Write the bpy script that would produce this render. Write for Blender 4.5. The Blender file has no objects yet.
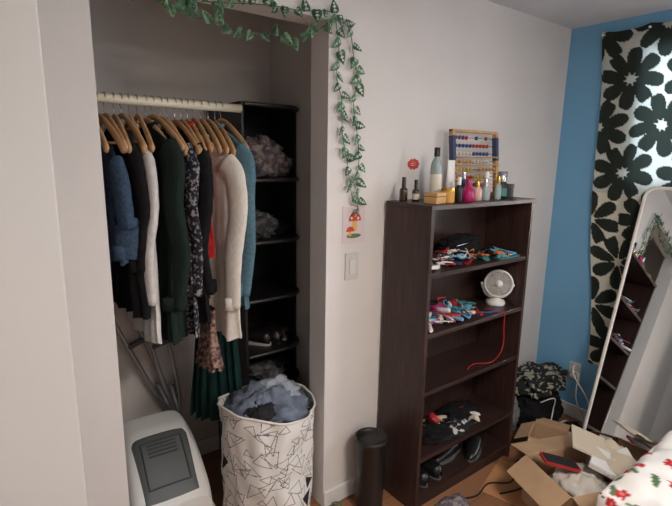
import bpy, math, random
from math import sin, cos, pi, sqrt, radians, exp
from mathutils import Vector, Matrix, noise
random.seed(7)
sc=bpy.context.scene
sc.view_settings.view_transform='Standard'
sc.view_settings.look='None'

# ------------------------------------------------------------ materials
def lin(c):
    o=[]
    for v in c[:3]:
        v=v/255.0
        o.append(v/12.92 if v<=.04045 else ((v+.055)/1.055)**2.4)
    return (o[0],o[1],o[2],1)
MATS={}
def M(name,c,r=.6,c2=None,scale=20.,stretch=(1,1,1),bump=0.,metal=0.,detail=4.,lo=.35,hi=.65,spec=.5,trans=0.,alpha=1.,emit=0.,bscale=None,sheen=0.):
    if name in MATS: return MATS[name]
    m=bpy.data.materials.new(name); m.use_nodes=True
    nt=m.node_tree; bs=nt.nodes['Principled BSDF']
    bs.inputs['Base Color'].default_value=lin(c)
    bs.inputs['Roughness'].default_value=r
    bs.inputs['Metallic'].default_value=metal
    bs.inputs['Specular IOR Level'].default_value=spec
    if trans: bs.inputs['Transmission Weight'].default_value=trans
    if sheen: bs.inputs['Sheen Weight'].default_value=sheen
    if emit:
        bs.inputs['Emission Color'].default_value=lin(c); bs.inputs['Emission Strength'].default_value=emit
    if c2 or bump:
        tc=nt.nodes.new('ShaderNodeTexCoord'); mp=nt.nodes.new('ShaderNodeMapping')
        mp.inputs['Scale'].default_value=stretch
        nt.links.new(tc.outputs['Object'],mp.inputs['Vector'])
        nz=nt.nodes.new('ShaderNodeTexNoise'); nz.inputs['Scale'].default_value=scale; nz.inputs['Detail'].default_value=detail
        nt.links.new(mp.outputs[0],nz.inputs['Vector'])
        if c2:
            cr=nt.nodes.new('ShaderNodeValToRGB')
            cr.color_ramp.elements[0].position=lo; cr.color_ramp.elements[0].color=lin(c)
            cr.color_ramp.elements[1].position=hi; cr.color_ramp.elements[1].color=lin(c2)
            nt.links.new(nz.outputs['Fac'],cr.inputs['Fac']); nt.links.new(cr.outputs[0],bs.inputs['Base Color'])
        if bump:
            nb=nz
            if bscale:
                nb=nt.nodes.new('ShaderNodeTexNoise'); nb.inputs['Scale'].default_value=bscale; nt.links.new(mp.outputs[0],nb.inputs['Vector'])
            bp=nt.nodes.new('ShaderNodeBump'); bp.inputs['Strength'].default_value=bump; bp.inputs['Distance'].default_value=.01
            nt.links.new(nb.outputs['Fac'],bp.inputs['Height']); nt.links.new(bp.outputs[0],bs.inputs['Normal'])
    MATS[name]=m
    return m
def MV(name,r=.85,transl=0.,bump=.1):
    """vertex colour material"""
    if name in MATS: return MATS[name]
    m=bpy.data.materials.new(name); m.use_nodes=True; nt=m.node_tree; bs=nt.nodes['Principled BSDF']
    at=nt.nodes.new('ShaderNodeAttribute'); at.attribute_name='Col'
    nt.links.new(at.outputs['Color'],bs.inputs['Base Color']); bs.inputs['Roughness'].default_value=r
    bs.inputs['Specular IOR Level'].default_value=.2
    nz=nt.nodes.new('ShaderNodeTexNoise'); nz.inputs['Scale'].default_value=350
    bp=nt.nodes.new('ShaderNodeBump'); bp.inputs['Strength'].default_value=bump; bp.inputs['Distance'].default_value=.002
    tc=nt.nodes.new('ShaderNodeTexCoord'); nt.links.new(tc.outputs['Object'],nz.inputs['Vector'])
    nt.links.new(nz.outputs['Fac'],bp.inputs['Height']); nt.links.new(bp.outputs[0],bs.inputs['Normal'])
    if transl:
        tr=nt.nodes.new('ShaderNodeBsdfTranslucent'); mx=nt.nodes.new('ShaderNodeMixShader'); mx.inputs[0].default_value=transl
        nt.links.new(at.outputs['Color'],tr.inputs['Color'])
        nt.links.new(bs.outputs[0],mx.inputs[1]); nt.links.new(tr.outputs[0],mx.inputs[2])
        nt.links.new(mx.outputs[0],nt.nodes['Material Output'].inputs['Surface'])
    MATS[name]=m
    return m

# ------------------------------------------------------------ mesh builder
class B:
    def __init__(s,name): s.name=name; s.v=[]; s.f=[]; s.m=[]; s.s=[]; s.mats=[]; s.cols=[]
    def mi(s,mat):
        if mat not in s.mats: s.mats.append(mat)
        return s.mats.index(mat)
    def add(s,vs,fs,mat,smooth=False,T=None,cols=None):
        o=len(s.v); k=s.mi(mat)
        for i,p in enumerate(vs):
            p=Vector(p)
            if T is not None: p=T@p
            s.v.append(tuple(p)); s.cols.append(cols[i] if cols else (1,1,1,1))
        for f in fs: s.f.append(tuple(o+i for i in f)); s.m.append(k); s.s.append(smooth)
        return s
    def box(s,x0,x1,y0,y1,z0,z1,mat,T=None):
        v=[(x,y,z) for x in (x0,x1) for y in (y0,y1) for z in (z0,z1)]
        f=[(0,1,3,2),(4,6,7,5),(0,4,5,1),(2,3,7,6),(0,2,6,4),(1,5,7,3)]
        return s.add(v,f,mat,False,T)
    def rbox(s,x0,x1,y0,y1,z0,z1,rad,mat,T=None,n=5):
        pts=[]
        for cx,cy,a0 in ((x1-rad,y1-rad,0),(x0+rad,y1-rad,pi/2),(x0+rad,y0+rad,pi),(x1-rad,y0+rad,1.5*pi)):
            for i in range(n+1):
                a=a0+pi/2*i/n; pts.append((cx+rad*cos(a),cy+rad*sin(a)))
        return s.prism(pts,z0,z1,mat,T)
    def prism(s,pts,z0,z1,mat,T=None,smooth=False):
        n=len(pts)
        v=[(p[0],p[1],z0) for p in pts]+[(p[0],p[1],z1) for p in pts]
        f=[(i,(i+1)%n,n+(i+1)%n,n+i) for i in range(n)]
        s.add(v,f,mat,smooth,T)
        s.add(v,[tuple(range(n-1,-1,-1)),tuple(range(n,2*n))],mat,False,T)
        return s
    def lathe(s,prof,c,mat,seg=24,T=None,caps=True,smooth=True,sx=1.,sy=1.):
        v=[];f=[]
        for r,z in prof:
            for i in range(seg):
                a=2*pi*i/seg; v.append((c[0]+r*cos(a)*sx,c[1]+r*sin(a)*sy,c[2]+z))
        n=len(prof)
        for j in range(n-1):
            for i in range(seg):
                f.append((j*seg+i,j*seg+(i+1)%seg,(j+1)*seg+(i+1)%seg,(j+1)*seg+i))
        s.add(v,f,mat,smooth,T)
        if caps:
            s.add([v[i] for i in range(seg)],[tuple(range(seg-1,-1,-1))],mat,False,T)
            s.add(v[(n-1)*seg:],[tuple(range(seg))],mat,False,T)
        return s
    def cyl(s,c,r,h,mat,seg=20,T=None,r2=None):
        return s.lathe([(r,0),(r if r2 is None else r2,h)],c,mat,seg,T)
    def tube(s,pts,r,mat,seg=8,T=None,closed=False,flat=1.,up=None):
        pts=[Vector(p) for p in pts]; n=len(pts)
        rs=r if isinstance(r,(list,tuple)) else [r]*n
        v=[];f=[]; prev=None
        for i,p in enumerate(pts):
            if closed: t=(pts[(i+1)%n]-pts[i-1])
            else: t=(pts[min(i+1,n-1)]-pts[max(i-1,0)])
            if t.length<1e-9: t=Vector((0,0,1))
            t.normalize()
            if prev is None:
                a=Vector(up) if up else (Vector((0,0,1)) if abs(t.z)<.9 else Vector((1,0,0)))
            else: a=prev
            a=(a-t*a.dot(t)); 
            if a.length<1e-6: a=t.orthogonal()
            a.normalize(); b=t.cross(a); prev=a
            for k in range(seg):
                g=2*pi*k/seg; v.append(p+a*cos(g)*rs[i]+b*sin(g)*rs[i]*flat)
        m=n if closed else n-1
        for i in range(m):
            j=(i+1)%n
            for k in range(seg): f.append((i*seg+k,i*seg+(k+1)%seg,j*seg+(k+1)%seg,j*seg+k))
        if not closed:
            f.append(tuple(range(seg-1,-1,-1))); f.append(tuple((n-1)*seg+k for k in range(seg)))
        return s.add(v,f,mat,True,T)
    def grid(s,fn,nu,nv,mat,closeu=False,T=None,colfn=None,smooth=True):
        v=[];f=[];c=[]
        cu=nu if closeu else nu+1
        for j in range(nv+1):
            for i in range(cu):
                p=fn(i/nu,j/nv); v.append(p)
                if colfn: c.append(colfn(i/nu,j/nv))
        for j in range(nv):
            for i in range(nu):
                i2=(i+1)%cu
                f.append((j*cu+i,j*cu+i2,(j+1)*cu+i2,(j+1)*cu+i))
        return s.add(v,f,mat,smooth,T,c if colfn else None)
    def blob(s,c,rad,mat,seed=0,amp=.25,freq=3.,seg=40,rings=26,flatz=None,T=None):
        def fn(u,w):
            th=2*pi*u; ph=pi*(w*.998+.001)
            d=Vector((sin(ph)*cos(th),sin(ph)*sin(th),cos(ph)))
            q=d*freq+Vector((seed*3.1,seed*1.7,seed))
            k=1+amp*(noise.noise(q)*1.0+ .8*(1-abs(noise.noise(q*2.1))*2.6)*.5+.25*noise.noise(q*5))
            p=Vector((d.x*rad[0],d.y*rad[1],d.z*rad[2]))*k
            z=c[2]+p.z
            if flatz is not None and z<flatz: z=flatz
            return (c[0]+p.x,c[1]+p.y,z)
        return s.grid(fn,seg,rings,mat,True,T)
    def done(s,bevel=0.,sub=0,solid=0.,seg=2):
        me=bpy.data.meshes.new(s.name); me.from_pydata(s.v,[],s.f)
        for m in s.mats: me.materials.append(m)
        for i,p in enumerate(me.polygons): p.material_index=s.m[i]; p.use_smooth=s.s[i]
        ca=me.color_attributes.new('Col','FLOAT_COLOR','POINT')
        flat=[x for c in s.cols for x in c]
        ca.data.foreach_set('color',flat)
        me.update()
        ob=bpy.data.objects.new(s.name,me); sc.collection.objects.link(ob)
        if bevel:
            b=ob.modifiers.new('bev','BEVEL'); b.width=bevel; b.segments=seg; b.limit_method='ANGLE'; b.angle_limit=radians(50)
        if solid:
            b=ob.modifiers.new('sol','SOLIDIFY'); b.thickness=solid; b.offset=0
        if sub:
            b=ob.modifiers.new('sub','SUBSURF'); b.levels=sub; b.render_levels=sub
        return ob
def TR(x,y,z,rz=0,rx=0,ry=0):
    return Matrix.Translation((x,y,z))@Matrix.Rotation(rz,4,'Z')@Matrix.Rotation(ry,4,'Y')@Matrix.Rotation(rx,4,'X')
def spline(pts,n=8):
    P=[Vector(p) for p in pts]; out=[]
    for i in range(len(P)-1):
        p0=P[max(i-1,0)];p1=P[i];p2=P[i+1];p3=P[min(i+2,len(P)-1)]
        for k in range(n):
            t=k/n
            out.append(.5*((2*p1)+(p2-p0)*t+(2*p0-5*p1+4*p2-p3)*t*t+(3*p1-p0-3*p2+p3)*t**3))
    out.append(P[-1]); return out

# ------------------------------------------------------------ room shell
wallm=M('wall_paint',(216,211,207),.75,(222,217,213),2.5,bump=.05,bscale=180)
closetm=M('closet_shade_paint',(200,193,187),.8,(206,199,194),2.5,bump=.05,bscale=180)  # wall paint with the closet's shade darkened into its colour
bluem=M('blue_paint',(116,172,210),.75,(122,178,215),2.5,bump=.05,bscale=180)
ceilm=M('ceiling_paint',(205,206,210),.85,(212,213,217),3,bump=.08,bscale=140)
trimm=M('trim_white',(228,226,222),.45)
H=2.38; RX=2.92; LX=-.66; BY=-3.0; T=.12
def floor_mat():
    m=bpy.data.materials.new('laminate_floor'); m.use_nodes=True; nt=m.node_tree; bs=nt.nodes['Principled BSDF']
    tc=nt.nodes.new('ShaderNodeTexCoord')
    br=nt.nodes.new('ShaderNodeTexBrick'); br.inputs['Scale'].default_value=1.
    br.inputs['Brick Width'].default_value=1.1; br.inputs['Row Height'].default_value=.13; br.inputs['Mortar Size'].default_value=.0015
    br.inputs['Color1'].default_value=lin((158,110,80)); br.inputs['Color2'].default_value=lin((176,126,92)); br.inputs['Mortar'].default_value=lin((84,54,38))
    nt.links.new(tc.outputs['Object'],br.inputs['Vector'])
    mp=nt.nodes.new('ShaderNodeMapping'); mp.inputs['Scale'].default_value=(2,25,1); nt.links.new(tc.outputs['Object'],mp.inputs[0])
    nz=nt.nodes.new('ShaderNodeTexNoise'); nz.inputs['Scale'].default_value=3; nz.inputs['Detail'].default_value=8; nt.links.new(mp.outputs[0],nz.inputs['Vector'])
    mx=nt.nodes.new('ShaderNodeMix'); mx.data_type='RGBA'; mx.blend_type='MULTIPLY'; mx.inputs[0].default_value=.4
    nt.links.new(br.outputs['Color'],mx.inputs[6]); nt.links.new(nz.outputs['Fac'],mx.inputs[7]); nt.links.new(mx.outputs[2],bs.inputs['Base Color'])
    bs.inputs['Roughness'].default_value=.4
    return m
B('floor').box(-2.0,RX+T,BY-T,.84,-.05,0,floor_mat()).done()
B('ceiling').box(-2.0,RX+T,BY-T,.84,H,H+.05,ceilm).done()
OX0,OX1,OZ=.312,1.146,2.13
w=B('wall_front'); w.box(LX-T,OX0,0,T,0,H,wallm); w.box(OX1,RX+T,0,T,0,H,wallm); w.box(OX0,OX1,0,T,OZ,H,wallm); w.done()
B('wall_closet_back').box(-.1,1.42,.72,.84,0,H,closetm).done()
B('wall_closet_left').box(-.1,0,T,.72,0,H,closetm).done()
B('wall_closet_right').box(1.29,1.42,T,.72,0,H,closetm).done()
WY0,WY1,WZ0,WZ1=-1.45,-.40,1.47,2.24
VY0,VY1,VZ0,VZ1=-2.65,-1.70,1.15,2.24  # opening for the unseen window added to bring side light
w=B('wall_right')
w.box(RX,RX+T,BY-T,VY0,0,H,bluem); w.box(RX,RX+T,VY1,WY0,0,H,bluem); w.box(RX,RX+T,WY1,0,0,H,bluem)
w.box(RX,RX+T,WY0,WY1,0,WZ0,bluem); w.box(RX,RX+T,WY0,WY1,WZ1,H,bluem)
w.box(RX,RX+T,VY0,VY1,0,VZ0,bluem); w.box(RX,RX+T,VY0,VY1,VZ1,H,bluem); w.done()
B('wall_back').box(LX-T,RX+T,BY-T,BY,0,H,wallm).done()
w=B('wall_left'); w.box(LX-T,LX,-.48,0,0,H,wallm); w.box(LX-T,LX,BY,-1.30,0,H,wallm); w.box(LX-T,LX,-1.30,-.48,2.06,H,wallm); w.done()
B('wall_hallway').box(-1.9,-1.8,BY,0.2,0,H,wallm).done()
def bb(name,x0,x1,y0,y1):
    o=B(name); o.box(x0,x1,y0,y1,0,.085,trimm); o.done(bevel=.006)
bb('baseboard_front',OX1+.0,RX,-.014,0)
bb('baseboard_front_left',LX,OX0,-.014,0)
bb('baseboard_right',RX-.014,RX,BY,-.014)
bb('baseboard_back',LX,RX-.014,BY,BY+.014)
bb('baseboard_closet',0,1.29,.706,.72)
o=B('trim_1')
for a,b in ((-.48,-.42),(-1.36,-1.30)): o.box(LX,LX+.016,a,b,0,2.12,trimm)
o.box(LX,LX+.016,-1.30,-.48,2.06,2.12,trimm); o.done(bevel=.004)
doorm=M('door_paint',(196,193,189),.55)
brass=M('brushed_nickel',(120,112,104),.35,metal=1.)
d=B('door_1'); DX0,DX1,DY0,DY1=LX+.02,.122,-.535,-.50
d.box(DX0,DX1,DY0,DY1,.01,2.03,doorm)
kn=[(.0,0),(.026,.0),(.026,.006),(.011,.01),(.010,.03),(.020,.036),(.028,.048),(.026,.06),(.014,.066),(0,.067)]
d.lathe(kn,(0,0,0),brass,20,Matrix.Translation((-.045,DY0,.905))@Matrix.Rotation(pi/2,4,'X'),caps=False)
d.lathe(kn,(0,0,0),brass,20,Matrix.Translation((-.045,DY1,.905))@Matrix.Rotation(-pi/2,4,'X'),caps=False)
d.done(bevel=.003)
wf=M('window_frame_white',(235,236,238),.4)
g=bpy.data.materials.new('window_glass'); g.use_nodes=True; nt=g.node_tree; nt.nodes.clear()
tr=nt.nodes.new('ShaderNodeBsdfTransparent'); gl=nt.nodes.new('ShaderNodeBsdfGlossy'); gl.inputs['Roughness'].default_value=.02
mx=nt.nodes.new('ShaderNodeMixShader'); mx.inputs[0].default_value=.06; ou=nt.nodes.new('ShaderNodeOutputMaterial')
nt.links.new(tr.outputs[0],mx.inputs[1]); nt.links.new(gl.outputs[0],mx.inputs[2]); nt.links.new(mx.outputs[0],ou.inputs[0])
for nm,a0,a1,b0,b1 in (('window_1',WY0,WY1,WZ0,WZ1),('added_side_window',VY0,VY1,VZ0,VZ1)):  # the second, uncovered window is unseen, added for light from the right
    o=B(nm)
    o.box(RX+.03,RX+.09,a0,a0+.05,b0,b1,wf); o.box(RX+.03,RX+.09,a1-.05,a1,b0,b1,wf)
    o.box(RX+.03,RX+.09,a0+.05,a1-.05,b0,b0+.05,wf); o.box(RX+.03,RX+.09,a0+.05,a1-.05,b1-.05,b1,wf)
    ym=(a0+a1)/2; o.box(RX+.035,RX+.085,ym-.02,ym+.02,b0+.05,b1-.05,wf)
    o.box(RX+.058,RX+.062,a0+.05,a1-.05,b0+.05,b1-.05,g)
    o.done(bevel=.004)

# ------------------------------------------------------------ curtain with petal print
DARK=lin((46,52,46)); LIGHT_BACKLIT=lin((204,206,196)); LIGHT2=lin((226,222,204))  # first pale tone has the window's backlight put into the colour
fl=[]
rr=random.Random(3)
for r in range(-1,16):
    for c in range(-1,9):
        fl.append((c*.245+(r%2)*.1225+rr.uniform(-.015,.015), r*.20+rr.uniform(-.015,.015), rr.uniform(0,pi), rr.choice((7,8,8))))
def petal(a,b,L,W,off):
    best=9; nd=9
    for (cx,cy,ph,n) in fl:
        dx=a-cx; dy=b-cy
        d2=dx*dx+dy*dy
        if d2>.04: continue
        nd=min(nd,d2)
    for (cx,cy,ph,n) in fl:
        dx=a-cx; dy=b-cy
        d2=dx*dx+dy*dy
        if d2>nd+1e-9: continue
        th=math.atan2(dy,dx)-ph; k=2*pi/n
        th=(th+k/2)%k-k/2
        d=sqrt(d2); px=d*cos(th)-off; py=d*sin(th)
        e=(px/L)**2+(py/(W*(1+.35*px/L)))**2
        best=min(best,e)
    return best<1
def cur_col(u,v):
    a=u*1.25; b=v*1.92
    return DARK if petal(a*.78,b*.78,.056,.0275,.073) else (LIGHT_BACKLIT if b<.88 else LIGHT2)
def cur_pos(u,v):
    left=-.19-.15*v-.012*sin(v*9)
    y=left-u*(1.25-.06*v)
    z=2.325-1.92*v -.012*abs(sin(u*pi*5))*(1-v)
    x=RX-.024-.010*sin(u*34+v*2.2)*(.4+.6*v)-.005*sin(u*71+v*5)+.004*noise.noise(Vector((u*8,v*10,0)))
    return (x,y,z)
c=B('curtain'); c.grid(cur_pos,250,380,MV('petal_print_cotton',.9,.22),colfn=cur_col)
pin=M('push_pin_white',(230,230,230),.4)
for k in range(6): c.lathe([(.006,0),(.006,.008),(.003,.012)],(0,0,0),pin,10,Matrix.Translation((RX-.050,-.21-k*.235,2.30))@Matrix.Rotation(-pi/2,4,'Y'))
c.done()

# ------------------------------------------------------------ closet rod + hangers
cream=M('cream_painted_rod',(232,222,198),.45)
RY,RZ=.33,1.81
o=B('closet_rod'); o.tube([(0.0,RY,RZ),(.93,RY,RZ)],.017,cream,16); o.lathe([(.03,0),(.03,.01),(.02,.02)],(0,0,0),cream,16,Matrix.Translation((0,RY,RZ))@Matrix.Rotation(pi/2,4,'Y')); o.done()
wood=M('hanger_wood',(180,138,96),.45,(200,160,116),30,(1,.2,1))
steel=M('hook_steel',(190,190,190),.25,metal=1.)
hx=[.345,.372,.40,.43,.455,.482,.51,.54,.565,.595,.62,.65,.675,.70,.725,.755,.785,.815,.84]
o=B('wooden_clothes_hangers')
rh=random.Random(11)
for i,x in enumerate(hx):
    T0=Matrix.Translation((x,RY,0))@Matrix.Rotation(rh.uniform(-.08,.2)-(.12 if x>.72 else 0),4,'Z')
    zc=1.743+rh.uniform(-.008,.008)
    pts=spline([(0,-.205,zc-.118),(0,-.15,zc-.070),(0,-.06,zc-.014),(0,0,zc+.004),(0,.06,zc-.014),(0,.15,zc-.070),(0,.205,zc-.118)],5)
    n=len(pts); rs=[.0110+.007*abs(2*k/(n-1)-1)**1.5 for k in range(n)]
    rs[0]*=.6; rs[-1]*=.6
    o.tube(pts,rs,wood,10,T0,flat=.55,up=(0,0,1))
    if i%3==1: o.tube([(0,-.17,zc-.09),(0,.17,zc-.09)],.005,wood,8,T0)
    hk=[(0,0,zc),(0,.002,RZ-.032)]+[(0,.021*cos(a),RZ+.021*sin(a)) for a in [(-60+k*24)*pi/180 for k in range(11)]]
    o.tube(hk,.0018,steel,6,T0)
o.done()

# ------------------------------------------------------------ garments
def garment(name,x,zt,zb,hw,th,mat,sleeve=0.,smat=None,seed=0,flare=.0,yc=RY,rz=0.,lap=None,nf=7,collar=None,srad=.048):
    g=B(name); T0=Matrix.Translation((x,yc,0))@Matrix.Rotation(rz,4,'Z')
    def ring(v):
        if v<.12:
            k=v/.12; z=zt-.085*k**1.2; wv=.070+(hw-.070)*k**.85; t=.012+(th*.75-.012)*k
        else:
            k=(v-.12)/.88; z=(zt-.085)-(zt-.085-zb)*k; wv=hw*(1-.06*sin(min(k*2.5,pi)))+flare*k; t=th*(.75+.35*k)
        return wv,t,z,v
    def fn(u,v):
        wv,t,z,k=ring(v); a=2*pi*u
        cy=cos(a); sx=sin(a)
        y=wv*math.copysign(abs(cy)**.8,cy); xx=t*math.copysign(abs(sx)**.7,sx)
        amp=k**.7
        f=.55*t*sin(nf*cy*2.2+seed*1.3+k*1.1)*amp+.35*t*sin(nf*cy*4.7+seed+2.2*k)*amp
        n1=noise.noise(Vector((y*9+seed*4,z*3.5,xx*12+seed)))
        n2=noise.noise(Vector((y*22+seed,z*9+xx*20,seed*2.)))
        xx+=f+.020*n1*amp+.006*n2*amp
        y+=.010*n1*amp
        zz=z+(.02*noise.noise(Vector((cy*2+seed,sx*2,0)))*k**4)
        return (xx,y,zz)
    g.grid(fn,64,56,mat,True,T0)
    if collar:
        pts=[(.016*cos(a),.068*sin(a)-.01,zt+.002+.012*cos(a+1)) for a in [2*pi*k/24 for k in range(24)]]
        g.tube(pts,.008,collar,8,T0,closed=True)
    if sleeve:
        for sgn in (-1,1):
            y0=sgn*(hw-.035)
            pts=spline([(0,y0*.86,zt-.085),(0.004,y0+sgn*.018,zt-.14),(.012*sin(seed),y0+sgn*.030,zt-.28),(.02*sin(seed*2+sgn),y0+sgn*.022,zt-sleeve*.7),(.015*cos(seed),y0+sgn*.006,zt-sleeve)],7)
            n=len(pts); rs=[]
            for k in range(n):
                t=k/(n-1); rs.append(srad*(1-.28*t)*(.62 if k==0 else 1)*(1+.07*noise.noise(Vector((k*.35,seed*3.3,sgn)))+.02*sin(k*2.3+seed)))
            g.tube(pts,rs,smat or mat,14,T0,flat=.52)
            if smat is None:
                e=pts[-1]; g.tube([e+Vector((0,0,.045)),e-Vector((0,0,.004))],rs[-1]*1.02,mat,14,T0,flat=.55)
    if lap:
        for k in range(6):
            z=zt-.14-k*(zt-zb-.2)/6
            g.lathe([(0,0),(.007,.0),(.007,.003),(0,.003)],(0,0,0),lap,10,T0@Matrix.Translation((-th*1.25,-hw*.35,z))@Matrix.Rotation(-pi/2,4,'Y'),caps=False)
    return g.done()
cl=lambda n,c,c2,sc_=60,**k: M(n,c,.92,c2,sc_,bump=.25,bscale=420,spec=.15,**k)
denim=cl('denim',(52,68,88),(70,88,110),90)
blackc=cl('black_cotton',(22,21,23),(32,31,33))
whitec=cl('white_linen',(206,203,199),(220,217,213))
green=cl('dark_green_corduroy',(28,38,34),(36,48,42),60,stretch=(1,6,.3))
floral=M('dark_floral_print',(38,40,50),.9,(150,144,142),75,bump=.15,bscale=400,lo=.52,hi=.60,spec=.15)
redc=cl('red_jersey',(168,42,42),(188,56,52))
grayc=cl('charcoal_knit',(40,38,42),(52,50,54))
creamk=cl('cream_knit',(212,205,195),(226,219,209),120,stretch=(1,1,.4))
teal=cl('dusty_blue_knit',(78,108,122),(96,128,142),120)
skirt=M('pink_floral_print',(84,58,62),.9,(168,140,124),65,bump=.1,bscale=400,lo=.42,hi=.62,spec=.15)
dgreen=cl('bottle_green_satin',(18,42,40),(26,54,50),20)
btn=M('button_horn',(90,66,46),.4)
S=1.71
garment('denim_jacket',.388,S-.05,1.24,.20,.022,denim,.40,seed=1,srad=.055)
garment('black_shirt',.428,S,1.03,.20,.022,blackc,.50,seed=2,rz=.08)
garment('white_shirt',.480,S-.01,.93,.20,.016,whitec,.62,seed=3,rz=.02,nf=5,collar=whitec,srad=.045)
garment('dark_green_jacket',.545,S+.005,.92,.225,.028,green,.66,seed=4,srad=.066,collar=green,rz=.08)
garment('floral_blouse',.600,S,.92,.215,.016,floral,.62,seed=5,rz=.14,srad=.05)
garment('black_blazer',.642,S,.97,.21,.018,blackc,.62,seed=6,rz=.16,srad=.055)
garment('red_tshirt',.675,S+.012,1.22,.185,.012,redc,.0,seed=7,collar=redc,rz=.18)
garment('cream_cardigan',.722,S-.035,.88,.235,.017,creamk,.66,seed=9,lap=btn,collar=creamk,nf=5,rz=.34,srad=.052)
garment('dusty_blue_sweater',.792,S+.010,1.00,.22,.018,teal,.66,seed=10,srad=.052,rz=.26,collar=teal)
garment('floral_skirt',.70,1.02,.76,.055,.02,skirt,0,seed=11,flare=.02,yc=.20,nf=9)
garment('bottle_green_dress',.80,1.05,.42,.085,.035,dgreen,0,seed=12,flare=.05,yc=.36,nf=9,rz=.7)

# ------------------------------------------------------------ black corner shelf in closet
blk=M('black_laminate',(24,23,24),.42)
blk2=M('black_laminate_edge',(40,38,38),.35)
o=B('black_corner_shelf')
SX0,SX1,SY0,SY1=.947,1.268,.335,.70
def shelf_poly(x0,x1):
    pts=[(x0,SY1),(x0,SY0)]; rc_=.11
    for k in range(11):
        a=-pi/2+ (pi/2)*k/10
        pts.append((x1-rc_+rc_*cos(a), SY0+rc_+rc_*sin(a)))
    pts.append((x1,SY1)); return pts
for z in (1.825,1.50,1.215,.94,.67,.49,.25,.06):
    o.prism(shelf_poly(SX0,SX1),z,z+.018,blk)
    front=[(p[0],p[1]-.001,z+.009) for p in shelf_poly(SX0,SX1)[1:-1]]
    o.tube(front,.0095,blk2,8)
o.box(SX0-.014,SX0,SY0+.0,SY1,0,1.843,blk); o.box(SX0,SX1,SY1-.01,SY1,0,1.843,blk); o.box(SX1,SX1+.012,SY0+.11,SY1,0,1.843,blk)
o.done(bevel=.002)
pileA=M('mauve_print_fabric',(86,76,82),.9,(140,128,126),38,bump=.3,lo=.45,hi=.6)
pileB=M('grey_fabric_dark',(52,50,54),.9,(96,94,96),26,bump=.3,lo=.45,hi=.6)
def cloth(name,c,rad,mat,seed,flatz,amp=.3,freq=2.6,extra=()):
    b=B(name); b.blob(c,rad,mat,seed,amp,freq,60,40,flatz)
    for e in extra: b.blob(e[0],e[1],e[2],seed+e[3],amp,freq,44,28,flatz)
    return b.done()
cloth('folded_clothes_pile',(1.075,.46,1.60),(.115,.10,.095),pileA,5,1.519,extra=[((1.17,.48,1.57),(.08,.09,.06),pileA,3),((1.02,.42,1.555),(.07,.06,.045),pileB,4)])
cloth('folded_clothes_pile',(1.05,.45,1.285),(.10,.09,.065),pileB,8,1.234,extra=[((1.17,.50,1.27),(.08,.09,.045),blackc,2)])
shoe_b=M('black_leather',(26,24,24),.35)
def shoe(b,T0,mat,sole,L=.26,Wd=.042,hgt=.075,shaft=0.):
    def fn(u,v):
        a=2*pi*u; y=-L/2+L*v
        w_=Wd*(.55+.55*sin(pi*min(1,v*.95+.08)))*(1 if v<.95 else .75)
        hh=hgt*(.95-.55*max(0,(v-.45)/.55)**.8)
        if v in (0.,1.): w_*=.35; hh*=.6
        z=hh*.5+hh*.5*sin(a)
        return (w_*cos(a)*(.9+.1*sin(a)),y,max(0.012,z))
    b.grid(fn,24,18,mat,True,T0)
    pts=[(Wd*1.02*cos(t)*(.85 if sin(t)<0 else 1),L*.5*sin(t)) for t in [2*pi*k/24 for k in range(24)]]
    b.prism(pts,0,.014,sole,T0)
    if shaft: b.lathe([(.036,.03),(.038,.09),(.042,shaft),(.044,shaft+.008),(.034,shaft),(.03,.06)],(0,-L*.27,0),mat,20,T0,caps=False,sy=1.35)
b=B('shoe_pile')
shw=M('shoe_white',(170,166,160),.5)
shoe(b,TR(1.04,.49,.689,.5),shoe_b,shw,L=.23); shoe(b,TR(1.12,.49,.689,.2),shoe_b,shoe_b,L=.23); shoe(b,TR(1.20,.52,.689,-.1),shoe_b,shw,L=.23)
b.done()
cloth('scarf_pile',(1.10,.48,.535),(.11,.11,.035),pileB,13,.509,extra=[((1.17,.47,.54),(.06,.07,.04),blackc,2)])

# ------------------------------------------------------------ crutches
alu=M('aluminium_tube',(170,170,172),.35,metal=.7); rub=M('grey_rubber',(90,90,92),.8)
def crutch(name,a,b_):
    c=B(name); a=Vector(a); b_=Vector(b_)
    dirv=(a-b_).normalized(); side=Vector((0,1,0)).cross(dirv).normalized()
    L=(a-b_).length
    c.tube([b_+dirv*.03,b_+dirv*L*.42],.012,alu,12); c.lathe([(.02,0),(.02,.03),(.013,.05)],(0,0,0),rub,14,Matrix.Translation(b_)@dirv.to_track_quat('Z','Y').to_matrix().to_4x4())
    for s_ in (-1,1):
        c.tube(spline([b_+dirv*L*.30+side*.008*s_,b_+dirv*L*.42+side*.03*s_,b_+dirv*L*.8+side*.045*s_,a+side*.05*s_],6),.010,alu,10)
    c.tube(spline([a-side*.065,a+dirv*.018,a+side*.065],6),.019,rub,12)
    c.tube([b_+dirv*L*.62-side*.04,b_+dirv*L*.62+side*.04],.015,rub,12)
    return c.done()
crutch('crutch',(.365,.675,1.18),(.80,.675,.012))
crutch('crutch',(.545,.64,1.16),(.765,.64,.012))

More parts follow.
